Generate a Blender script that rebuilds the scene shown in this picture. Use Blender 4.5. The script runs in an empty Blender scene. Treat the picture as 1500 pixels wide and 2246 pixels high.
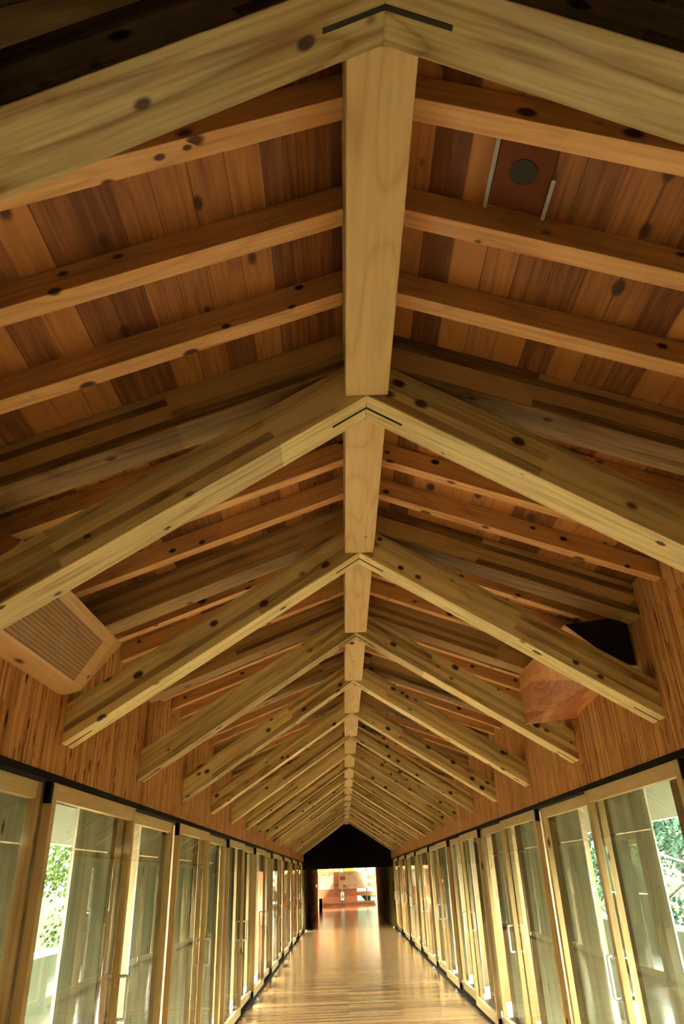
import bpy, math, random
from mathutils import Matrix, Vector
random.seed(4)
scene = bpy.context.scene
C = scene.collection

# ------------------------------------------------------------------ camera
cam_d = bpy.data.cameras.new('camera'); cam = bpy.data.objects.new('camera', cam_d); C.objects.link(cam)
cam_d.sensor_fit = 'HORIZONTAL'; cam_d.sensor_width = 36.0; cam_d.lens = 1517.7/1500*36.0
cam_d.clip_start = 0.02; cam_d.clip_end = 400
Rv = Vector((0.99937591, 0.00286903, -0.03520724)); Uv = Vector((0.03249106, -0.46574456, 0.88432253)); Fv = Vector((0.01386044, 0.88491456, 0.46554711))
cam.matrix_world = Matrix(((Rv.x, Uv.x, -Fv.x, 0), (Rv.y, Uv.y, -Fv.y, 0), (Rv.z, Uv.z, -Fv.z, 1.616), (0, 0, 0, 1)))
scene.camera = cam

# ------------------------------------------------------------------ world, sun, exposure
world = bpy.data.worlds.new('overcast_sky'); scene.world = world; world.use_nodes = True
bg = world.node_tree.nodes['Background']; bg.inputs[0].default_value = (0.96, 1.0, 0.88, 1); bg.inputs[1].default_value = 18.0
sun_d = bpy.data.lights.new('sun', 'SUN'); sun_d.energy = 10.0; sun_d.angle = 0.2; sun_d.color = (1, 0.97, 0.85)
sun = bpy.data.objects.new('sun', sun_d); C.objects.link(sun); sun.rotation_euler = (math.radians(12), math.radians(-38), 0)
scene.view_settings.view_transform = 'Standard'; scene.view_settings.look = 'None'
scene.view_settings.gamma = 1.0; scene.view_settings.use_curve_mapping = False
scene.view_settings.exposure = 2.85

# ------------------------------------------------------------------ dimensions (metres)
XR, XL, XW = 0.150, -1.432, 1.703      # ridge, left wall, right wall
def FY(k):                              # front plane of truss k (0 = nearest)
    return 0.742 if k == 0 else 2.201 + 1.5*(k-1)
NT = 18
YE = 27.68                              # gable end
APEX, S1, D1 = 3.288, 0.6444, 0.205     # lower strut: underside at ridge, slope, depth
RB, RS = 3.46, 0.395                    # main rafter underside at ridge, slope
CB, CS = 3.535, 0.385                   # common rafter underside
KB, KS = 3.65, 0.39                     # ceiling boards underside
TH = 0.160
def side_x(s): return XL if s < 0 else XW

# ------------------------------------------------------------------ helpers
class MB:
    def __init__(self): self.v = []; self.f = []
    def box(self, a, b):
        x0, y0, z0 = a; x1, y1, z1 = b; n = len(self.v)
        self.v += [(x0,y0,z0),(x1,y0,z0),(x1,y1,z0),(x0,y1,z0),(x0,y0,z1),(x1,y0,z1),(x1,y1,z1),(x0,y1,z1)]
        self.f += [tuple(n+i for i in q) for q in ((0,3,2,1),(4,5,6,7),(0,1,5,4),(1,2,6,5),(2,3,7,6),(3,0,4,7))]
    def prism(self, poly, y0, y1):      # poly in x,z, swept along y
        n = len(self.v); m = len(poly)
        self.v += [(p[0], y0, p[1]) for p in poly] + [(p[0], y1, p[1]) for p in poly]
        self.f.append(tuple(range(n, n+m))); self.f.append(tuple(range(n+2*m-1, n+m-1, -1)))
        for i in range(m):
            j = (i+1) % m; self.f.append((n+j, n+i, n+m+i, n+m+j))
    def sections(self, secs):           # list of closed 3-D loops of equal length
        n = len(self.v); m = len(secs[0])
        for s in secs: self.v += list(s)
        for k in range(len(secs)-1):
            for i in range(m):
                j = (i+1) % m; a = n+k*m; self.f.append((a+i, a+j, a+m+j, a+m+i))
        self.f.append(tuple(range(n+m-1, n-1, -1))); self.f.append(tuple(range(n+(len(secs)-1)*m, n+len(secs)*m)))
    def tube(self, pts, r, seg=8):
        n0 = len(self.v); pts = [Vector(p) for p in pts]
        for i, p in enumerate(pts):
            t = (pts[min(i+1, len(pts)-1)] - pts[max(i-1, 0)]).normalized()
            u = t.orthogonal().normalized() if i == 0 else (u - t*u.dot(t)).normalized()
            w = t.cross(u)
            for k in range(seg):
                a = 2*math.pi*k/seg; self.v.append(tuple(p + (u*math.cos(a)+w*math.sin(a))*(r if not callable(r) else r(i/(len(pts)-1)))))
        for i in range(len(pts)-1):
            for k in range(seg):
                a = n0+i*seg; self.f.append((a+k, a+(k+1) % seg, a+seg+(k+1) % seg, a+seg+k))
        self.f.append(tuple(range(n0+seg-1, n0-1, -1))); self.f.append(tuple(range(n0+(len(pts)-1)*seg, n0+len(pts)*seg)))
    def cyl(self, c, axis, r, h, seg=24):
        axis = Vector(axis).normalized(); c = Vector(c); self.tube([c, c+axis*h], r, seg)

def build(name, mb, mat, parent=None, M=None, smooth=False, bevel=0.0):
    """link one mesh object; world-space verts, stored in the local frame M; children keep world place"""
    me = bpy.data.meshes.new(name)
    M = M or Matrix.Identity(4); Mi = M.inverted()
    me.from_pydata([tuple(Mi @ Vector(v)) for v in mb.v], [], mb.f)
    if mat: me.materials.append(mat)
    import bmesh
    bm = bmesh.new(); bm.from_mesh(me); bmesh.ops.recalc_face_normals(bm, faces=bm.faces); bm.to_mesh(me); bm.free()
    if smooth:
        for p in me.polygons: p.use_smooth = True
    o = bpy.data.objects.new(name, me); C.objects.link(o)
    if parent is not None:
        o.parent = parent; o.matrix_basis = parent_world(parent).inverted() @ M
    else: o.matrix_basis = M
    if bevel:
        b = o.modifiers.new('bevel', 'BEVEL'); b.width = bevel; b.segments = 2; b.limit_method = 'ANGLE'
    return o
def parent_world(p):
    M = p.matrix_basis.copy()
    while p.parent: p = p.parent; M = p.matrix_basis @ M
    return M
def empty(name, loc):
    o = bpy.data.objects.new(name, None); C.objects.link(o); o.matrix_basis = Matrix.Translation(loc); o.empty_display_size = 0.1
    return o
def tag(o, label=None, cat=None, group=None, kind=None):
    if label: o['label'] = label
    if cat: o['category'] = cat
    if group: o['group'] = group
    if kind: o['kind'] = kind
    return o
def copy_tree(o, parent=None):
    c = o.copy(); C.objects.link(c)
    if parent is not None: c.parent = parent
    for ch in [x for x in KIDS.get(o.name, [])]:
        d = copy_tree(ch, c); KIDS.setdefault(c.name, []).append(d)
    return c
KIDS = {}
def reg(o): KIDS.setdefault(o.parent.name, []).append(o); return o
def slope_frame(loc, ang):              # local X runs along the beam
    return Matrix.Translation(loc) @ Matrix.Rotation(ang, 4, 'Y')
ORD = ['first','second','third','fourth','fifth','sixth','seventh','eighth','ninth','tenth','eleventh','twelfth','thirteenth','fourteenth','fifteenth','sixteenth','seventeenth','eighteenth','nineteenth']

# ------------------------------------------------------------------ materials
def new_mat(name):
    m = bpy.data.materials.new(name); m.use_nodes = True; nt = m.node_tree
    return m, nt, nt.nodes['Principled BSDF']
def plain(name, col, rough=0.5, metal=0.0, spec=0.5):
    m, nt, b = new_mat(name); b.inputs['Base Color'].default_value = (*col, 1); b.inputs['Roughness'].default_value = rough
    b.inputs['Metallic'].default_value = metal; b.inputs['Specular IOR Level'].default_value = spec
    n = nt.nodes.new('ShaderNodeTexNoise'); n.inputs['Scale'].default_value = 30
    bp = nt.nodes.new('ShaderNodeBump'); bp.inputs['Strength'].default_value = 0.05; bp.inputs['Distance'].default_value = 0.002
    nt.links.new(n.outputs['Fac'], bp.inputs['Height']); nt.links.new(bp.outputs[0], b.inputs['Normal'])
    return m
def wood(name, light, dark, axis='X', strip=None, tone=0.5, knots=0.5, knot_scale=(3.2, 6.0), grain=0.5, rough=0.55, spec=0.3, rings=0.35, dash=0.0, seam=0.0):
    """axis = grain direction; strip = (along, across, length, width): lamellae or boards"""
    m, nt, b = new_mat(name); N = nt.nodes.new; L = nt.links.new
    tc = N('ShaderNodeTexCoord'); oi = N('ShaderNodeObjectInfo')
    mul = N('ShaderNodeMath'); mul.operation = 'MULTIPLY'; mul.inputs[1].default_value = 37.0; L(oi.outputs['Random'], mul.inputs[0])
    add = N('ShaderNodeVectorMath'); add.operation = 'ADD'; L(tc.outputs['Object'], add.inputs[0]); L(mul.outputs[0], add.inputs[1])
    def stretch(a, c):
        v = N('ShaderNodeVectorMath'); v.operation = 'MULTIPLY'; L(add.outputs[0], v.inputs[0])
        s = [c, c, c]; s['XYZ'.index(axis)] = a; v.inputs[1].default_value = s; return v
    def mathn(op, a, bb, clamp=False):
        n = N('ShaderNodeMath'); n.operation = op; n.use_clamp = clamp
        for i, q in enumerate((a, bb)):
            if hasattr(q, 'is_output'): L(q, n.inputs[i])
            elif q is not None: n.inputs[i].default_value = q
        return n.outputs[0]
    fine = N('ShaderNodeTexNoise'); fine.inputs['Scale'].default_value = 1; fine.inputs['Detail'].default_value = 5; L(stretch(3, 70).outputs[0], fine.inputs['Vector'])
    low = N('ShaderNodeTexNoise'); low.inputs['Scale'].default_value = 1; low.inputs['Detail'].default_value = 1; L(stretch(0.7, 5.5).outputs[0], low.inputs['Vector'])
    ring = mathn('PINGPONG', mathn('MULTIPLY', low.outputs['Fac'], 16.0), 1.0)
    ring = mathn('POWER', ring, 4.0)
    f = mathn('MULTIPLY', mathn('SUBTRACT', fine.outputs['Fac'], 0.42, ), grain*2.2)
    f = mathn('ADD', f, mathn('MULTIPLY', ring, rings))
    patch = N('ShaderNodeTexNoise'); patch.inputs['Scale'].default_value = 1; L(stretch(0.5, 2.5).outputs[0], patch.inputs['Vector'])
    f = mathn('ADD', f, mathn('MULTIPLY', mathn('SUBTRACT', patch.outputs['Fac'], 0.5), 0.5))
    if strip:
        al, ac, ln, w = strip
        sp = N('ShaderNodeSeparateXYZ'); L(tc.outputs['Object'], sp.inputs[0]); cb = N('ShaderNodeCombineXYZ')
        L(sp.outputs[al], cb.inputs[0])
        wob = mathn('ADD', sp.outputs[ac], 31.0 if ac != 'X' else 30.0)
        L(wob, cb.inputs[1])
        ax = mathn('ADD', sp.outputs[al], mul.outputs[0]); L(ax, cb.inputs[0])
        br = N('ShaderNodeTexBrick'); L(cb.outputs[0], br.inputs['Vector']); br.inputs['Scale'].default_value = 1
        br.inputs['Brick Width'].default_value = ln; br.inputs['Row Height'].default_value = w; br.inputs['Mortar Size'].default_value = 0.0
        br.offset = 0.37; br.inputs['Color1'].default_value = (0,0,0,1); br.inputs['Color2'].default_value = (1,1,1,1)
        t = mathn('SUBTRACT', br.outputs['Color'], 0.5)
        f = mathn('ADD', f, mathn('MULTIPLY', t, tone*1.6))
        if seam:
            fr = mathn('FRACT', mathn('DIVIDE', wob, w), None)
            edge = mathn('LESS_THAN', fr, seam)
            f = mathn('ADD', f, mathn('MULTIPLY', edge, 0.5))
    f = mathn('ADD', f, 0.25, True)
    mix = N('ShaderNodeMix'); mix.data_type = 'RGBA'; L(f, mix.inputs[0]); mix.inputs[6].default_value = (*light, 1); mix.inputs[7].default_value = (*dark, 1)
    out = mix.outputs[2]
    if knots > 0:
        vo = N('ShaderNodeTexVoronoi'); vo.inputs['Scale'].default_value = 1; L(stretch(*knot_scale).outputs[0], vo.inputs['Vector'])
        sc = N('ShaderNodeSeparateColor'); L(vo.outputs['Color'], sc.inputs[0])
        keep = mathn('LESS_THAN', sc.outputs[0], knots)
        rad = mathn('ADD', mathn('MULTIPLY', sc.outputs[1], 0.13), 0.09)
        kk = N('ShaderNodeMapRange'); kk.interpolation_type = 'SMOOTHSTEP'; L(mathn('DIVIDE', vo.outputs['Distance'], rad), kk.inputs[0])
        kk.inputs[1].default_value = 1.25; kk.inputs[2].default_value = 0.65; kk.inputs[3].default_value = 0; kk.inputs[4].default_value = 0.96
        km = N('ShaderNodeMix'); km.data_type = 'RGBA'; L(mathn('MULTIPLY', keep, kk.outputs[0]), km.inputs[0]); L(out, km.inputs[6])
        km.inputs[7].default_value = (0.055, 0.014, 0.005, 1); out = km.outputs[2]
    if dash > 0:
        dn = N('ShaderNodeTexNoise'); dn.inputs['Scale'].default_value = 1; dn.inputs['Detail'].default_value = 2; L(stretch(6, 48).outputs[0], dn.inputs['Vector'])
        dr = N('ShaderNodeMapRange'); L(dn.outputs['Fac'], dr.inputs[0]); dr.inputs[1].default_value = 0.62; dr.inputs[2].default_value = 0.68; dr.inputs[4].default_value = dash
        dm = N('ShaderNodeMix'); dm.data_type = 'RGBA'; L(dr.outputs[0], dm.inputs[0]); L(out, dm.inputs[6]); dm.inputs[7].default_value = (dark[0]*0.2, dark[1]*0.12, dark[2]*0.1, 1); out = dm.outputs[2]
    L(out, b.inputs['Base Color']); b.inputs['Roughness'].default_value = rough; b.inputs['Specular IOR Level'].default_value = spec
    bp = N('ShaderNodeBump'); bp.inputs['Strength'].default_value = 0.15; bp.inputs['Distance'].default_value = 0.002; L(fine.outputs['Fac'], bp.inputs['Height']); L(bp.outputs[0], b.inputs['Normal'])
    return m

M_strut = wood('pale_glulam', (0.76, 0.59, 0.26), (0.22, 0.115, 0.03), 'X', ('X','Z',2.4,0.034), tone=0.55, knots=0.9, knot_scale=(6.5, 10), grain=0.5, rings=0.3)
M_main = wood('brown_glulam', (0.50, 0.30, 0.105), (0.14, 0.06, 0.013), 'X', ('X','Z',2.4,0.034), tone=0.7, knots=0.4, knot_scale=(6, 9), grain=0.5, rings=0.3)
M_common = wood('knotty_rafter_cedar', (0.74, 0.42, 0.16), (0.36, 0.13, 0.03), 'X', None, knots=1.0, knot_scale=(7, 11), grain=0.5, rings=0.25)
M_ridge = wood('pale_ridge_cedar', (0.68, 0.48, 0.21), (0.44, 0.24, 0.07), 'Y', None, knots=0.4, knot_scale=(5, 8), grain=0.35, rings=0.35)
M_deck = wood('ceiling_cedar_boards', (0.42, 0.165, 0.035), (0.13, 0.035, 0.006), 'Y', ('Y','X',2.6,0.105), tone=0.8, knots=0.7, knot_scale=(5, 9), grain=0.6, rings=0.2, seam=0.04)
M_wall = wood('vertical_lamella_wall', (0.60, 0.29, 0.085), (0.26, 0.08, 0.016), 'Z', ('Z','Y',0.9,0.02), tone=0.5, knots=0.22, knot_scale=(5, 16), grain=0.6, rings=0.1, dash=0.75, rough=0.75, spec=0.1)
M_passage = wood('dark_passage_boards', (0.30, 0.20, 0.07), (0.10, 0.05, 0.015), 'Z', ('Z','Y',0.9,0.05), tone=0.7, knots=0.2, knot_scale=(5, 16), grain=0.6, rough=0.9, spec=0.03)
M_frame = wood('door_frame_cedar', (0.58, 0.40, 0.175), (0.36, 0.21, 0.07), 'Z', None, knots=0.14, knot_scale=(4, 14), grain=0.4, rings=0.15)
M_rail = wood('door_rail_cedar', (0.66, 0.46, 0.20), (0.44, 0.25, 0.085), 'Y', None, knots=0.08, knot_scale=(4, 14), grain=0.4, rings=0.15)
M_shut = wood('outer_panel_boards', (0.58, 0.57, 0.46), (0.38, 0.35, 0.25), 'Z', ('Z','Y',2.3,0.09), tone=0.5, knots=0.12, knot_scale=(4, 10), grain=0.5, rings=0.2, rough=0.75)
M_shutd = wood('outer_post_dark', (0.22, 0.14, 0.06), (0.11, 0.06, 0.025), 'Z', None, knots=0.1, rough=0.8)
M_floor = wood('polished_floor_boards', (0.52, 0.31, 0.15), (0.28, 0.14, 0.05), 'X', ('X','Y',1.9,0.075), tone=0.55, knots=0.0, grain=0.45, rings=0.15, rough=0.14, spec=0.4)
M_box = wood('pale_box_cedar', (0.66, 0.40, 0.17), (0.42, 0.20, 0.06), 'Y', None, knots=0.2, knot_scale=(3, 9), grain=0.4, rings=0.2)
M_boxr = wood('reddish_box_boards', (0.62, 0.27, 0.09), (0.36, 0.11, 0.03), 'Y', ('Y','Z',1.2,0.03), tone=0.7, knots=0.0, grain=0.5)
M_room = wood('end_room_boards', (0.30, 0.12, 0.035), (0.15, 0.045, 0.012), 'X', ('X','Z',1.9,0.14), tone=0.5, knots=0.1, grain=0.5)
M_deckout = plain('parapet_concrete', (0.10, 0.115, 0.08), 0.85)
M_deckfl = plain('outer_deck_concrete', (0.38, 0.40, 0.39), 0.8)
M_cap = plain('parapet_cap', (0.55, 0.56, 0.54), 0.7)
M_cream = plain('cream_fascia', (0.34, 0.36, 0.29), 0.8)
M_black = plain('black_steel', (0.008, 0.005, 0.005), 0.7, 0, 0.1)
M_slot = plain('dark_slot', (0.02, 0.012, 0.006), 0.8)
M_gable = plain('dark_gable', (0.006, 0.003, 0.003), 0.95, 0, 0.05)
M_silver = plain('brushed_silver', (0.82, 0.87, 0.92), 0.3, 0.25)
M_grey = plain('grey_strip', (0.30, 0.28, 0.26), 0.5)
M_darkred = plain('dark_reddish_panel', (0.13, 0.035, 0.012), 0.7, 0, 0.1)

def glass_mat(tint=(0.93, 0.97, 0.92)):
    m, nt, b = new_mat('door_glass'); nt.nodes.remove(b); N = nt.nodes.new
    tr = N('ShaderNodeBsdfTransparent'); tr.inputs[0].default_value = (*tint, 1)
    gl = N('ShaderNodeBsdfGlossy'); gl.inputs['Roughness'].default_value = 0.0
    no = N('ShaderNodeTexNoise'); no.inputs['Scale'].default_value = 1.5
    bm_ = N('ShaderNodeBump'); bm_.inputs['Strength'].default_value = 0.02; bm_.inputs['Distance'].default_value = 0.01; nt.links.new(no.outputs['Fac'], bm_.inputs['Height'])
    nt.links.new(bm_.outputs[0], gl.inputs['Normal'])
    fr = N('ShaderNodeFresnel'); fr.inputs[0].default_value = 1.5; mx = N('ShaderNodeMixShader')
    ge = N('ShaderNodeNewGeometry'); inv = N('ShaderNodeMath'); inv.operation = 'SUBTRACT'; inv.inputs[0].default_value = 1.0; nt.links.new(ge.outputs['Backfacing'], inv.inputs[1])
    fm = N('ShaderNodeMath'); fm.operation = 'MULTIPLY'; nt.links.new(fr.outputs[0], fm.inputs[0]); nt.links.new(inv.outputs[0], fm.inputs[1])
    nt.links.new(fm.outputs[0], mx.inputs[0]); nt.links.new(tr.outputs[0], mx.inputs[1]); nt.links.new(gl.outputs[0], mx.inputs[2])
    nt.links.new(mx.outputs[0], nt.nodes['Material Output'].inputs['Surface']); return m
M_glass = glass_mat(); M_tint = glass_mat((0.088, 0.115, 0.092)); M_tint.name = 'daylight_dimming_glass'  # dark window tint added to dim daylight from the end room windows
def emis(name, col, s):
    m, nt, b = new_mat(name); b.inputs['Base Color'].default_value = (*col, 1); b.inputs['Emission Color'].default_value = (*col, 1); b.inputs['Emission Strength'].default_value = s; return m
def perf_mat():
    m = wood('perforated_cedar', (0.42, 0.22, 0.07), (0.24, 0.11, 0.03), 'Y', None, knots=0.0, grain=0.5); nt = m.node_tree; b = nt.nodes['Principled BSDF']
    N = nt.nodes.new; src = b.inputs['Base Color'].links[0].from_socket
    tc = N('ShaderNodeTexCoord'); vo = N('ShaderNodeTexVoronoi'); vo.voronoi_dimensions = '2D'; vo.inputs['Scale'].default_value = 55; vo.inputs['Randomness'].default_value = 0.0
    sp = N('ShaderNodeSeparateXYZ'); cb = N('ShaderNodeCombineXYZ'); nt.links.new(tc.outputs['Object'], sp.inputs[0]); nt.links.new(sp.outputs['Y'], cb.inputs[0]); nt.links.new(sp.outputs['X'], cb.inputs[1])
    nt.links.new(cb.outputs[0], vo.inputs['Vector'])
    ls = N('ShaderNodeMath'); ls.operation = 'LESS_THAN'; ls.inputs[1].default_value = 0.27; nt.links.new(vo.outputs['Distance'], ls.inputs[0])
    mx = N('ShaderNodeMix'); mx.data_type = 'RGBA'; nt.links.new(ls.outputs[0], mx.inputs[0]); nt.links.new(src, mx.inputs[6]); mx.inputs[7].default_value = (0.10, 0.05, 0.02, 1)
    nt.links.new(mx.outputs[2], b.inputs['Base Color']); return m
M_perf = perf_mat()
def leaf_mat(name, c1, c2):
    m, nt, b = new_mat(name); N = nt.nodes.new; tc = N('ShaderNodeTexCoord'); no = N('ShaderNodeTexNoise'); no.inputs['Scale'].default_value = 1.6; no.inputs['Detail'].default_value = 4
    nt.links.new(tc.outputs['Object'], no.inputs['Vector']); mx = N('ShaderNodeMix'); mx.data_type = 'RGBA'; nt.links.new(no.outputs['Fac'], mx.inputs[0])
    mx.inputs[6].default_value = (*c1, 1); mx.inputs[7].default_value = (*c2, 1); nt.links.new(mx.outputs[2], b.inputs['Base Color']); b.inputs['Roughness'].default_value = 0.9; b.inputs['Specular IOR Level'].default_value = 0.02
    return m
M_leafl = leaf_mat('yellow_green_leaves', (0.0045, 0.009, 0.001), (0.013, 0.018, 0.003))
M_leafr = leaf_mat('cool_green_leaves', (0.003, 0.008, 0.004), (0.007, 0.014, 0.009))
M_hill = leaf_mat('grassy_hillside', (0.004, 0.007, 0.0015), (0.007, 0.011, 0.003))
M_bark = plain('grey_bark', (0.012, 0.011, 0.009), 0.9, 0, 0.05)

# ------------------------------------------------------------------ setting
def struct(name, mb, mat, label=None, **k):
    o = build(name, mb, mat, **k); o['kind'] = 'structure'
    if label: o['label'] = label
    return o
Y0 = -0.7
m = MB(); m.box((XL-0.2, Y0, -0.12), (XW+0.2, 49.2, 0.0)); struct('floor', m, M_floor, 'glossy tan boarded floor of the long gallery')
m = MB()                                    # boarded ceiling, both slopes, running out over the side decks
def kz(x): return KB - KS*abs(x-XR)
for xe in (-3.12, 3.42):
    m.prism([(XR, KB), (xe, kz(xe)), (xe, kz(xe)+0.06), (XR, KB+0.06)], Y0, YE)
struct('ceiling', m, M_deck, 'sloping cedar board ceiling running to the ridge')
for nm, x0, x1 in (('wall_left', XL-0.12, XL), ('wall_right', XW, XW+0.12)):
    m = MB(); m.prism([(x0, 2.118), (x1, 2.118), (x1, kz(x1)), (x0, kz(x0))], Y0, YE)
    struct(nm, m, M_wall, 'knotty vertical lamella wall above the %s doors' % nm[5:])
m = MB(); m.box((XL-0.12, Y0, 0), (XL, 0.5, 2.118)); m.box((XW, Y0, 0), (XW+0.12, 0.5, 2.118)); m.prism([(XL, kz(XL)-0.03), (XR, KB-0.03), (XW, kz(XW)-0.03), (XW, kz(XW)-0.001), (XR, KB-0.001), (XL, kz(XL)-0.001)], Y0, 0.55); m.box((XL, Y0, 2.118), (XL+0.01, 0.7, kz(XL)-0.03)); m.box((XW-0.01, Y0, 2.118), (XW, 0.7, kz(XW)-0.03)); m.prism([(XL, 0), (XW, 0), (XW, kz(XW)), (XR, KB), (XL, kz(XL))], Y0-0.1, Y0)
struct('dark_shell_behind', m, M_gable)  # black shell added behind the camera to keep the near truss faces dark
m = MB(); m.prism([(-3.12, 1.862), (3.42, 1.862), (3.42, kz(3.42)), (XR, KB), (-3.12, kz(-3.12))], YE, YE+0.12)
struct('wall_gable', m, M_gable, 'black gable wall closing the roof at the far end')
m = MB(); m.box((XL-0.1, YE+0.12, 2.06), (XW+0.1, 42.0, 2.14)); struct('ceiling_passage', m, M_gable)
for nm, x0, x1 in (('wall_passage_left', XL-0.12, XL), ('wall_passage_right', XW, XW+0.12)):
    m = MB(); m.box((x0, YE, 0), (x1, 42.0, 2.06)); struct(nm, m, M_passage, 'dark boarded passage wall on the %s beyond the glass doors' % nm[13:])
# end room shell
RY = 49.0
m = MB(); m.box((XL-0.5, 42.0, 2.12), (XW+0.9, RY+0.1, 2.2)); struct('ceiling_end_room', m, M_room)
m = MB(); m.box((XL-0.5, 42.0, 0), (XL-0.4, RY, 2.12)); struct('wall_end_room_left', m, M_room)
m = MB(); m.box((XW+0.8, 42.0, 0), (XW+0.9, RY, 2.12)); struct('wall_end_room_right', m, M_room)
m = MB()
m.box((XL-0.5, RY, 0), (-0.27, RY+0.1, 2.12)); m.box((-0.03, RY, 0), (0.76, RY+0.1, 2.12)); m.box((1.96, RY, 0), (XW+0.9, RY+0.1, 2.12)); m.box((0.76, RY, 0), (1.96, RY+0.1, 0.12)); m.box((-0.27, RY, 0), (-0.03, RY+0.1, 0.06))
struct('wall_far', m, M_room, 'orange boarded wall of the lit end room')
m = MB()
for z0, z1 in ((0.12, 0.24), (0.52, 0.74), (1.00, 1.22), (1.42, 1.62)): m.box((0.76, RY+0.02, z0), (1.96, RY+0.08, z1))
for xx in (1.34,): m.box((xx, RY+0.01, 0.12), (xx+0.07, RY+0.05, 2.12))
w1 = struct('window_1', m, M_shutd, 'louvred window with dark slats and white daylight')
m = MB(); m.box((0.76, RY+0.085, 0.12), (1.96, RY+0.095, 2.12)); build('window_pane', m, M_tint, w1)
m = MB(); m.box((-0.27, RY+0.03, 0.06), (-0.25, RY+0.07, 2.12)); m.box((-0.05, RY+0.03, 0.06), (-0.03, RY+0.07, 2.12)); m.box((-0.27, RY+0.03, 0.75), (-0.03, RY+0.07, 1.0)); m.box((-0.27, RY+0.03, 0.06), (-0.03, RY+0.07, 0.3))
w2 = struct('window_2', m, M_shutd, 'narrow slot window between the two display panels')
m = MB(); m.box((-0.27, RY+0.085, 0.06), (-0.03, RY+0.095, 2.12)); build('window_pane', m, M_tint, w2)
# side decks, parapets and fascias
for s, nm in ((-1, 'left'), (1, 'right')):
    xo = -2.98 if s < 0 else 3.28; xi = side_x(s)+s*0.13
    m = MB(); m.box((min(xi, xo), Y0, -0.14), (max(xi, xo), YE+2, -0.02)); struct('floor_deck_'+nm, m, M_deckfl)
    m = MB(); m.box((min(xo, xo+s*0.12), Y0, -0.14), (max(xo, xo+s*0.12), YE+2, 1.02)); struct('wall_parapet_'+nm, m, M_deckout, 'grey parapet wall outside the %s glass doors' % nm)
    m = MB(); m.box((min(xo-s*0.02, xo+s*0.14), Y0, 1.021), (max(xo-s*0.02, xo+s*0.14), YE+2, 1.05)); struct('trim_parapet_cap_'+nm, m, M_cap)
    m = MB(); m.box((min(xo, xo+s*0.09), Y0, 2.02), (max(xo, xo+s*0.09), YE, kz(xo+s*0.09)-0.002)); struct('trim_fascia_'+nm, m, M_cream, 'cream eave fascia outside the %s glass doors' % nm)

mb = MB()
for s in (-1, 1):
    xo = -2.98 if s < 0 else 3.28; a, b = sorted((xo, xo+s*0.09)); mb.box((a, Y0, 1.052), (b, 1.5, 2.019))
    a, b = sorted((side_x(s)+s*0.13, xo)); mb.box((a, 0.3, -0.02), (b, 0.4, 2.3))
struct('light_block_near_decks', mb, M_shutd)  # unseen wall added to block daylight from the near deck openings
mb = MB(); mb.box((-2.97, YE+0.125, -0.02), (XL-0.125, YE+0.2, 1.86)); mb.box((XW+0.125, YE+0.125, -0.02), (3.27, YE+0.2, 1.86)); struct('light_block_end_decks', mb, M_passage)  # walls added to shut out the bright gap at the deck ends
# ------------------------------------------------------------------ roof trusses
def half(s, zb, sl, dep, y0, y1, x_in=XR):
    xe = side_x(s); z = lambda x: zb - sl*abs(x-XR)
    poly = [(x_in, z(x_in)), (xe, z(xe)), (xe, z(xe)+dep), (x_in, z(x_in)+dep)]
    mb = MB(); mb.prism(poly, y0, y1); return mb
def strut_frame(s, zb, sl, y): return slope_frame((XR, y, zb), s*math.atan(sl))
def make_truss():
    y = FY(0); t = empty('roof_truss', (XR, y, 2.27))
    for s in (-1, 1):
        reg(build('lower_strut', half(s, APEX, S1, D1, y, y+TH), M_strut, t, strut_frame(s, APEX, S1, y), bevel=0.003))
    for s in (-1, 1):
        xe = side_x(s); zb = lambda x: RB - RS*abs(x-XR)
        mb = MB(); mb.prism([(XR, zb(XR)+0.03), (XR+s*0.12, zb(XR+0.12)), (xe, zb(xe)), (xe, kz(xe)-0.002), (XR, KB-0.002)], y, y+TH)
        reg(build('upper_rafter', mb, M_main, t, strut_frame(s, RB, RS, y), bevel=0.003))
    z = lambda x: APEX - S1*abs(x-XR)
    mb = MB(); w = 0.138
    mb.prism([(XR-w, z(XR-w)-0.0015), (XR, z(XR)-0.0015), (XR+w, z(XR+w)-0.0015), (XR+w, z(XR+w)+0.02), (XR, z(XR)+0.02), (XR-w, z(XR-w)+0.02)], y+TH/2-0.006, y+TH/2+0.006)
    o = reg(build('ridge_slot', mb, M_slot, t)); o['label'] = 'dark V shaped slot in the underside'
    for s in (-1, 1):
        xe = side_x(s)-s*0.001; xi = xe-s*0.12; mb = MB(); lo, hi = (xe, xi)
        mb.prism([(lo, z(lo)-0.0015), (hi, z(hi)-0.0015), (hi, z(hi)+0.02), (lo, z(lo)+0.02)], y+TH/2-0.005, y+TH/2+0.005)
        o = reg(build('end_slot', mb, M_slot, t)); o['label'] = 'dark slot at the wall end of the strut'
    return t
truss0 = make_truss()
for k in range(NT):
    t = truss0 if k == 0 else copy_tree(truss0)
    t.location = (XR, FY(k), 2.27)
    lab = ('nearest cedar roof truss with wide V slot at top of the photo' if k == 0 else
           '%s cedar roof truss from the camera with V slot under the ridge' % ORD[k] if k < NT-1 else
           'farthest cedar roof truss, against the black gable')
    tag(t, lab, 'roof truss', 'timber roof trusses along the gallery')
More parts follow.
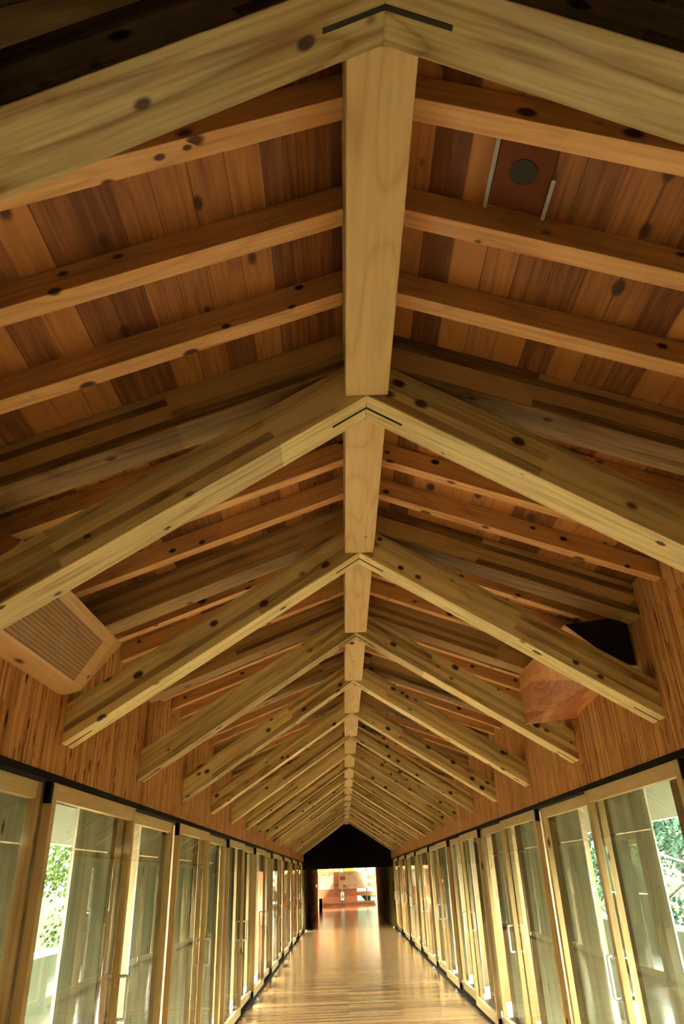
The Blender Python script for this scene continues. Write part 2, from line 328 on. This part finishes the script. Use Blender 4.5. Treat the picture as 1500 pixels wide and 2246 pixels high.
# ridge beams, one length between each two trusses
for k in range(NT):
    y0 = FY(k)+TH; y1 = FY(k+1) if k < NT-1 else YE
    hw = 0.084; mb = MB(); mb.prism([(XR-hw, APEX), (XR+hw, APEX), (XR+hw, kz(XR+hw)-0.003), (XR, KB-0.003), (XR-hw, kz(XR-hw)-0.003)], y0+0.001, y1-0.001)
    o = build('ridge_beam', mb, M_ridge, None, Matrix.Translation((XR, y0, APEX)), bevel=0.003)
    tag(o, 'longest looking pale ridge beam length, between the nearest and second trusses' if k == 0 else 'ridge beam length between the %s and %s trusses from the camera' % (ORD[k], ORD[k+1]) if k < NT-1 else 'last ridge beam length between the farthest truss and black gable', 'ridge beam', 'ridge beam lengths')
# common rafters
def common(s, y):
    xe = side_x(s); z = lambda x: CB - CS*abs(x-XR); xi = XR+s*0.0845
    mb = MB(); mb.prism([(xi, z(xi)), (xe, z(xe)), (xe, kz(xe)-0.002), (xi, kz(xi)-0.002)], y, y+0.066)
    return build('common_rafter', mb, M_common, None, strut_frame(s, CB, CS, y), bevel=0.002)
protos = {s: common(s, 1.147) for s in (-1, 1)}; first = {-1: True, 1: True}
WH = ['nearest', 'middle', 'farthest']
for k in range(NT):
    for j in range(3):
        y = (1.147, 1.505, 1.862)[j] if k == 0 else FY(k)+(0.446, 0.804, 1.161)[j]
        for s in (-1, 1):
            if first[s]: o = protos[s]; first[s] = False
            else: o = protos[s].copy(); C.objects.link(o); o.location = (XR, y, CB)
            where = 'between %s and %s trusses' % (ORD[k], ORD[k+1]) if k < NT-1 else 'between last truss and gable'
            tag(o, '%s-hand knotty rafter, %s of three %s from the camera' % ('left' if s < 0 else 'right', WH[j], where) if k < NT-1 else '%s-hand knotty rafter, %s of three %s' % ('left' if s < 0 else 'right', WH[j], where),
                'rafter', 'common rafters under the ceiling boards')

# ------------------------------------------------------------------ sliding glass doors
def door_leaf(idx, s, y0, y1, front, label, handle):
    xw = side_x(s); o0, o1 = (0.0, 0.045) if front else (0.058, 0.103)
    X = lambda o: xw + s*o
    bxs = lambda a, b: (min(X(a), X(b)), max(X(a), X(b)))
    xa, xb = bxs(o0, o1)
    z0, z1 = 0.035, 2.083
    e = empty('door_%d' % idx, ((xa+xb)/2, (y0+y1)/2, z0)); e['kind'] = 'structure'; e['label'] = label
    sw = 0.056
    for a, b in ((y0, y0+sw), (y1-sw, y1)):
        mb = MB(); mb.box((xa, a, z0), (xb, b, z1)); reg(build('stile', mb, M_frame, e, Matrix.Translation(((xa+xb)/2, a, z0)), bevel=0.002))
    for a, b, n in ((z1-0.078, z1, 'top_rail'), (z0, z0+0.10, 'bottom_rail')):
        mb = MB(); mb.box((xa+0.001, y0+sw, a), (xb-0.001, y1-sw, b)); reg(build(n, mb, M_rail, e, Matrix.Translation(((xa+xb)/2, y0, a)), bevel=0.002))
    xm = (xa+xb)/2
    mb = MB(); mb.box((xm-0.003, y0+sw-0.005, z0+0.095), (xm+0.003, y1-sw+0.005, z1-0.073)); reg(build('glass_pane', mb, M_glass, e, Matrix.Translation((xm, y0, z0))))
    if handle:
        yh = y1-sw/2
        for side, face in ((-1, o0), (1, o1)):      # corridor side, outer side
            fx = X(face); bx_ = X(face+side*0.055)
            mb = MB(); r = 0.010
            mb.tube([(fx, yh, 0.885), (X(face+side*0.045), yh, 0.885), (X(face+side*0.053), yh, 0.888), (bx_, yh, 0.897), (bx_, yh, 1.098), (X(face+side*0.053), yh, 1.107), (X(face+side*0.045), yh, 1.110), (fx, yh, 1.110)], r)
            o = reg(build('pull_handle', mb, M_silver, e, Matrix.Translation((fx, yh, 1.0)), smooth=True)); o['label'] = 'silver C shaped pull handle'
        mb = MB(); a, b = bxs(o0-0.012, o0); mb.box((a, yh-0.008, 0.745), (b, yh+0.008, 0.90)); o = reg(build('latch_plate', mb, M_silver, e, Matrix.Translation((a, yh, 0.8)))); o['label'] = 'silver latch plate below the handle'
    if front:
        a, b = bxs(0.004, 0.038)
        for zz, n in (((1.985, 2.083), 'top_guide'), ((0.035, 0.115), 'floor_guide')):
            mb = MB(); mb.box((a, y0-0.03, zz[0]), (b, y0-0.001, zz[1])); o = reg(build(n, mb, M_black, e, Matrix.Translation((a, y0, zz[0])), bevel=0.003)); o['label'] = 'black steel guide bracket'
    return e
idx = 0
YB = 3.694
for s in (-1, 1):
    sn = 'left' if s < 0 else 'right'
    for n in range(-1, 8):
        yb = YB+3*n; u = ORD[n+1]
        idx += 1; door_leaf(idx, s, yb, yb+1.53, True, 'front sliding glass leaf with silver handle in the %s %s-hand door pair from the camera' % (u, sn), True)
        idx += 1; door_leaf(idx, s, yb+1.47, yb+2.995, False, 'rear sliding glass leaf set back in the %s %s-hand door pair from the camera' % (u, sn), False)
    a, b = sorted((side_x(s)-s*0.006, side_x(s)+s*0.115))
    mb = MB(); mb.box((a, 0.66, 2.084), (b, YE-0.001, 2.117)); o = build('door_track', mb, M_black); tag(o, 'black steel sliding door track above the %s glass doors' % sn, 'door track')
    mb = MB(); mb.box((a, 0.66, 0.0005), (b, YE-0.001, 0.034)); o = build('door_sill', mb, M_black); tag(o, 'black floor channel under the %s glass doors' % sn, 'door sill')
    for n in range(0, 9):
        y = YB+3*n-0.03
        if y > YE-0.1: y = YE-0.08
        x = side_x(s)-s*0.06
        mb = MB(); mb.box((x-0.028, y-0.02, 0.0005), (x+0.028, y+0.02, 0.012)); mb.cyl((x, y, 0.011), (0, 0, 1), 0.016, 0.03, 16)
        o = build('door_stop', mb, M_silver, None, Matrix.Translation((x, y, 0)), bevel=0.002)
        tag(o, 'silver door stop on the floor beside the %s black guide along the %s doors' % (ORD[n], sn), 'door stop', 'silver door stops along both walls')

# ------------------------------------------------------------------ outer board panels
def panel(s):
    xi = -1.65 if s < 0 else 2.05; y = 0
    e = empty('outer_board_panel', (xi+s*0.02, y, -0.02))
    a, b = sorted((xi, xi+s*0.014))
    zt = kz(xi+s*0.04)-0.004
    mb = MB(); mb.box((a, y, -0.0195), (b, y+0.73, 1.818)); mb.box((a, y, 1.826), (b, y+0.73, zt)); reg(build('board_face', mb, M_shut, e, Matrix.Translation((a, y, 0)), bevel=0.003))
    a, b = sorted((xi+s*0.015, xi+s*0.28)); zt = kz(xi+s*0.28)-0.004
    mb = MB(); mb.box((a, y+0.7305, -0.0195), (b, y+1.10, zt)); o = reg(build('side_post', mb, M_shutd, e, Matrix.Translation((a, y, 0)))); o['label'] = 'dark post at the far edge'
    return e
for s in (-1, 1):
    pr = panel(s); ys = 4.73 if s < 0 else 5.05; xi = pr.location.x; cnt = 0
    for k in range(-2, 16):
        y = ys+1.5*k
        if y > YE-1.15: break
        o = pr if k == -2 else copy_tree(pr); o.location = (xi, y, -0.02)
        tag(o, 'tall wooden board panel outside the %s doors, %s from the camera' % ('left' if s < 0 else 'right', ORD[cnt]), 'board panel', 'outer board panels behind the glass'); cnt += 1

# ------------------------------------------------------------------ boxes on the walls
def left_box(y0, y1, label):
    A, B, Cc, D = (-1.165, 2.775), (-1.325, 2.515), (XL+0.001, 2.49), (XL+0.001, 2.885)
    e = empty('wall_box', (-1.3, (y0+y1)/2, 2.49))
    mb = MB(); L_ = 0.10
    full = lambda y: [(p[0], y, p[1]) for p in (A, B, Cc, D)]
    mid = [(A[0], y1, A[1]), (B[0]-0.03, y1, B[1]+0.012), (Cc[0], y1, Cc[1]+0.02), (D[0], y1, D[1])]
    mb.sections([full(y0), full(y1-L_), mid]); reg(build('casing', mb, M_box, e, Matrix.Translation((A[0], y0, A[1])), bevel=0.004))
    d = Vector((A[0]-B[0], 0, A[1]-B[1])); ln = d.length; d.normalize(); nrm = Vector((d.z, 0, -d.x))
    o = Vector((B[0], 0, B[1])); p = [o+d*0.012, o+d*(ln-0.06)]
    mb = MB(); a0 = y0+0.12; a1 = y1-0.22
    sec = lambda y: [tuple(p[0]+Vector((0, y, 0))+nrm*0.0005), tuple(p[1]+Vector((0, y, 0))+nrm*0.0005), tuple(p[1]+Vector((0, y, 0))+nrm*0.004), tuple(p[0]+Vector((0, y, 0))+nrm*0.004)]
    mb.sections([sec(a0), sec(a1)]); Mx = Matrix.Translation(o+Vector((0, a0, 0))) @ Matrix(((d.x, 0, nrm.x, 0), (0, 1, 0, 0), (d.z, 0, nrm.z, 0), (0, 0, 0, 1)))
    q = reg(build('perforated_panel', mb, M_perf, e, Mx)); q['label'] = 'panel with a grid of small holes'
    tag(e, label, 'wall box')
left_box(2.34, 3.66, 'pale wooden box with perforated face high on the left wall by the second truss')
left_box(12.75, 13.95, 'small far wooden box high on the left wall above the distant doors')
e = empty('wall_box', (1.5, 4.5, 2.5)); tag(e, 'reddish boarded box with black opening behind the third truss on right wall', 'wall box')
xw = XW-0.001
secs = []
for y, A, B, Cc in ((3.90, (1.335, 2.875), (1.60, 2.63), (xw, 2.615)), (4.3, (1.335, 2.875), (1.53, 2.60), (xw, 2.61)), (4.7, (1.335, 2.88), (1.43, 2.565), (xw, 2.60)), (4.95, (1.335, 2.885), (1.35, 2.54), (xw, 2.585)), (5.08, (1.335, 2.885), (1.325, 2.525), (xw, 2.56))):
    secs.append([(A[0], y, A[1]), (B[0], y, B[1]), (Cc[0], y, Cc[1]), (xw, y, kz(xw)-0.13)])
mb = MB(); mb.sections(secs); reg(build('casing', mb, M_boxr, e, slope_frame((1.335, 3.9, 2.88), 0.5)))
mb = MB(); s0 = secs[0]; cx = sum(p[0] for p in s0)/4; cz = sum(p[2] for p in s0)/4
mb.sections([[(cx+(p[0]-cx)*0.985, 3.893, cz+(p[2]-cz)*0.97) for p in s0], [(cx+(p[0]-cx)*0.985, 3.899, cz+(p[2]-cz)*0.97) for p in s0]])
o = reg(build('opening', mb, M_slot, e)); o['label'] = 'black opening facing the camera'

# ceiling hatch near the camera
e = empty('ceiling_box', (0.61, 1.36, kz(0.61)-0.03)); tag(e, 'small dark red box with round hole on ceiling boards right of ridge', 'ceiling box')
Mk = slope_frame((0.61, 1.37, kz(0.61)), math.atan(KS))
def lb(x0, y0, z0, x1, y1, z1):
    mb = MB(); mb.box((x0, y0, z0), (x1, y1, z1)); mb.v = [tuple(Mk @ Vector(v)) for v in mb.v]; return mb
reg(build('box_panel', lb(-0.085, -0.115, -0.026, 0.085, 0.115, -0.001), M_darkred, e, Mk, bevel=0.003))
o = reg(build('side_strip', lb(-0.098, -0.12, -0.034, -0.086, 0.12, -0.001), M_grey, e, Mk)); o['label'] = 'grey side strip'
o = reg(build('side_strip', lb(0.086, -0.02, -0.034, 0.098, 0.12, -0.001), M_grey, e, Mk)); o['label'] = 'grey side strip'
mb = MB(); mb.cyl((0.0, -0.02, -0.030), (0, 0, 1), 0.042, 0.003, 28); mb.v = [tuple(Mk @ Vector(v)) for v in mb.v]
o = reg(build('round_opening', mb, M_slot, e, Mk)); o['label'] = 'dark round opening'
# small fitting beyond the fifth truss
e = empty('ceiling_fitting', (0.62, 7.44, 3.40)); tag(e, 'small black fitting with silver end under the boards right of ridge near fifth truss', 'ceiling fitting')
mb = MB(); mb.box((0.555, 7.42, 3.40), (0.62, 7.46, 3.45)); reg(build('body', mb, M_black, e, bevel=0.003))
mb = MB(); mb.cyl((0.6205, 7.44, 3.418), (1, 0, 0), 0.014, 0.03, 16); reg(build('tip', mb, M_silver, e))

# ------------------------------------------------------------------ end room contents
M_lamp = emis('warm_strip_light', (1.0, 0.60, 0.09), 0.14)
M_spot = emis('warm_bulb', (1.0, 0.80, 0.40), 2.5)
M_red = emis('red_lamp', (1.0, 0.02, 0.01), 3.0)
for x0, x1, lab in ((XL-0.4, -0.28, 'long yellow strip light above the left display panel'), (-0.02, 0.76, 'yellow strip light above the right display panel')):
    e = empty('strip_light', ((x0+x1)/2, RY-0.05, 1.86)); tag(e, lab, 'strip light')
    mb = MB(); mb.box((x0, RY-0.06, 1.87), (x1, RY-0.001, 2.10)); reg(build('diffuser', mb, M_lamp, e))
    mb = MB(); mb.box((x0, RY-0.07, 1.855), (x1, RY-0.001, 1.869)); reg(build('tray', mb, M_room, e))
for i, xx in enumerate((-0.86, 0.66)):
    mb = MB(); mb.cyl((xx, RY-0.13, 1.95), (0, 0, 1), 0.024, 0.09, 16); mb.cyl((xx, RY-0.13, 2.0395), (0, 0, 1), 0.012, 0.08, 12)
    o = build('light_bulb', mb, M_spot); tag(o, 'bright warm bulb at the %s strip light of the end room' % ('left' if i == 0 else 'right'), 'light bulb')
def poster_mat(name, bgc, spots):
    m, nt, b = new_mat(name); N = nt.nodes.new; tc = N('ShaderNodeTexCoord'); no = N('ShaderNodeTexNoise'); no.inputs['Scale'].default_value = 3.2; no.inputs['Detail'].default_value = 6
    nt.links.new(tc.outputs['Object'], no.inputs['Vector']); mr = N('ShaderNodeMapRange'); mr.inputs[1].default_value = 0.52; mr.inputs[2].default_value = 0.68; mr.inputs[4].default_value = 0.6; nt.links.new(no.outputs['Fac'], mr.inputs[0])
    mx = N('ShaderNodeMix'); mx.data_type = 'RGBA'; nt.links.new(mr.outputs[0], mx.inputs[0]); mx.inputs[6].default_value = (*bgc, 1); mx.inputs[7].default_value = (*spots, 1)
    nt.links.new(mx.outputs[2], b.inputs['Base Color']); b.inputs['Roughness'].default_value = 0.6; return m
M_post = poster_mat('display_print', (0.33, 0.32, 0.20), (0.17, 0.12, 0.06))
M_postd = plain('brown_picture', (0.16, 0.05, 0.02), 0.5)
for x0, x1, z0, z1, lab in ((-1.62, -0.66, 0.92, 1.85, 'cream display panel with brown print on the left of the end room'), (-0.36, 1.42, 0.92, 1.85, 'wide cream display panel with two brown pictures in the end room')):
    e = empty('display_panel', ((x0+x1)/2, RY-0.09, z0)); tag(e, lab, 'display panel')
    mb = MB(); mb.box((x0, RY-0.095, z0), (x1, RY-0.075, z1)); reg(build('board', mb, M_post, e, Matrix.Translation((x0, RY-0.09, z0)), bevel=0.003))
    if x0 > -1:
        for a, b, c, d in ((-0.28, 0.06, 1.40, 1.62), (-0.10, 0.08, 1.00, 1.13)):
            mb = MB(); mb.box((a, RY-0.1, c), (b, RY-0.0955, d)); q = reg(build('picture', mb, M_postd, e)); q['label'] = 'dark brown picture'
for a, b, lab in ((-1.25, 0.0, 'low dark wooden bench on the left before the far wall'), (0.3, 1.95, 'low dark wooden bench below the louvred window')):
    e = empty('low_bench', ((a+b)/2, RY-0.35, 0)); tag(e, lab, 'bench')
    mb = MB(); mb.box((a, RY-0.5, 0.14), (b, RY-0.2, 0.18)); reg(build('seat', mb, M_shutd, e))
    for x in (a+0.1, b-0.16):
        mb = MB(); mb.box((x, RY-0.48, 0.0005), (x+0.06, RY-0.22, 0.14)); reg(build('leg', mb, M_shutd, e))
mb = MB(); mb.box((-1.36, 41.6, 0.0005), (-1.20, 41.75, 0.62)); mb.box((-1.38, 41.58, 0.0005), (-1.18, 41.77, 0.04))
o = build('floor_stand', mb, M_black, bevel=0.01); tag(o, 'slim black stand on the floor at the left side of passage mouth', 'stand')
e = empty('alarm_lamp', (XL+0.02, 38.5, 1.24)); tag(e, 'small red alarm lamp on the dark left passage wall', 'alarm lamp')
mb = MB(); mb.box((XL+0.0005, 38.42, 1.14), (XL+0.03, 38.58, 1.32)); reg(build('backplate', mb, M_black, e))
mb = MB(); mb.cyl((XL+0.031, 38.5, 1.24), (1, 0, 0), 0.06, 0.05, 20); reg(build('red_lens', mb, M_red, e))
mb = MB(); mb.box((-0.19, RY+0.0, 0.35), (-0.11, RY+0.05, 0.9)); mb.cyl((-0.15, RY-0.02, 0.5), (0, 1, 0), 0.09, 0.03, 20)
o = build('wall_bracket', mb, M_cream); tag(o, 'pale round fitting on a stem in the narrow slot window', 'bracket')

# ------------------------------------------------------------------ outdoors
for s, nm in ((-1, 'left'), (1, 'right')):
    mb = MB(); nx, ny = 14, 40; base = len(mb.v)
    for i in range(nx):
        for j in range(ny):
            d = 3.8+i*3.6; y = -12+j*5.2
            z = -2.6 + max(0, (d-8))*0.36 + 0.5*math.sin(j*0.9+i)*min(1, i/3) + 0.4*random.random()*min(1, i/3)
            mb.v.append((s*d, y, z))
    for i in range(nx-1):
        for j in range(ny-1):
            a = base+i*ny+j; mb.f.append((a, a+1, a+ny+1, a+ny))
    struct('hillside_'+nm, mb, M_hill, 'bright grassy hillside seen through the %s doors' % nm, smooth=True)
def tree(x, y, zb, h, r, mat, label):
    e = empty('leafy_tree', (x, y, zb)); tag(e, label, 'tree', 'trees outside the glass')
    mb = MB(); mb.tube([(x, y, zb), (x+0.1, y, zb+h*0.3), (x-0.05, y+0.1, zb+h*0.6), (x, y, zb+h*0.85)], lambda t: 0.14*(1-0.7*t), 8)
    for k in range(7):
        a = random.random()*6.28; z = zb+h*(0.3+0.07*k)
        mb.tube([(x, y, z), (x+math.cos(a)*r*0.5, y+math.sin(a)*r*0.5, z+h*0.12), (x+math.cos(a)*r*0.85, y+math.sin(a)*r*0.85, z+h*0.2)], lambda t: 0.05*(1-0.7*t), 6)
    build('trunk', mb, M_bark, e, Matrix.Translation((x, y, zb)), smooth=True)
    mb = MB()
    for c in range(26):
        a = random.random()*6.28; q = random.random(); rr = r*(0.25+0.75*random.random())*math.sin(math.pi*(0.15+0.8*q)); z = zb+h*(0.28+0.72*q)
        cx, cy = x+math.cos(a)*rr, y+math.sin(a)*rr
        for l in range(170):
            p = Vector((random.gauss(0, 1), random.gauss(0, 1), random.gauss(0, 0.8))); p = p.normalized()*r*0.27*(0.5+0.6*random.random())
            p += Vector((cx, cy, z)); n = Vector((random.gauss(0,1), random.gauss(0,1), random.gauss(0,1))).normalized(); u = n.orthogonal().normalized()*0.085; w = n.cross(u)*0.55
            b = len(mb.v); mb.v += [tuple(p-u), tuple(p+w), tuple(p+u), tuple(p-w)]; mb.f.append((b, b+1, b+2, b+3))
    build('foliage', mb, mat, e, Matrix.Translation((x, y, zb)))
i = 0
for x, y, h, r in ((-7.5, 12, 6.5, 2.2), (-9.5, 19, 8, 2.8), (-8, 26, 7, 2.4), (-13, 31, 9, 3.2), (-10, 38, 8, 3)):
    tree(x, y, -2.6+max(0, (abs(x)-8))*0.36, h, r, M_leafl, 'yellow-green leafy tree outside the left doors, %s along the deck' % ORD[i]); i += 1
i = 0
for x, y, h, r in ((8, 10, 6.5, 2.3), (9.5, 16, 8, 2.7), (8.5, 23, 7, 2.4), (12.5, 29, 9, 3.1), (10, 37, 8, 3)):
    tree(x, y, -2.6+max(0, (abs(x)-8))*0.36, h, r, M_leafr, 'cool green leafy tree outside the right doors, %s along the deck' % ORD[i]); i += 1
M_cable = plain('white_cable', (0.9, 0.9, 0.88), 0.5)
for j, (za, zb_) in enumerate(((2.1, 1.62), (1.92, 1.42), (1.8, 1.3))):
    mb = MB(); mb.tube([(5.2, 15.5, za+0.15), (5.2, 12.5, zb_+0.1), (5.2, 9.0, zb_-0.4)], 0.012, 6)
    o = build('stay_cable', mb, M_cable, smooth=True); tag(o, '%s of three white cables slanting down outside the right doors' % ('top', 'middle', 'bottom')[j].replace('top', 'upper').replace('bottom', 'lowest'), 'cable')
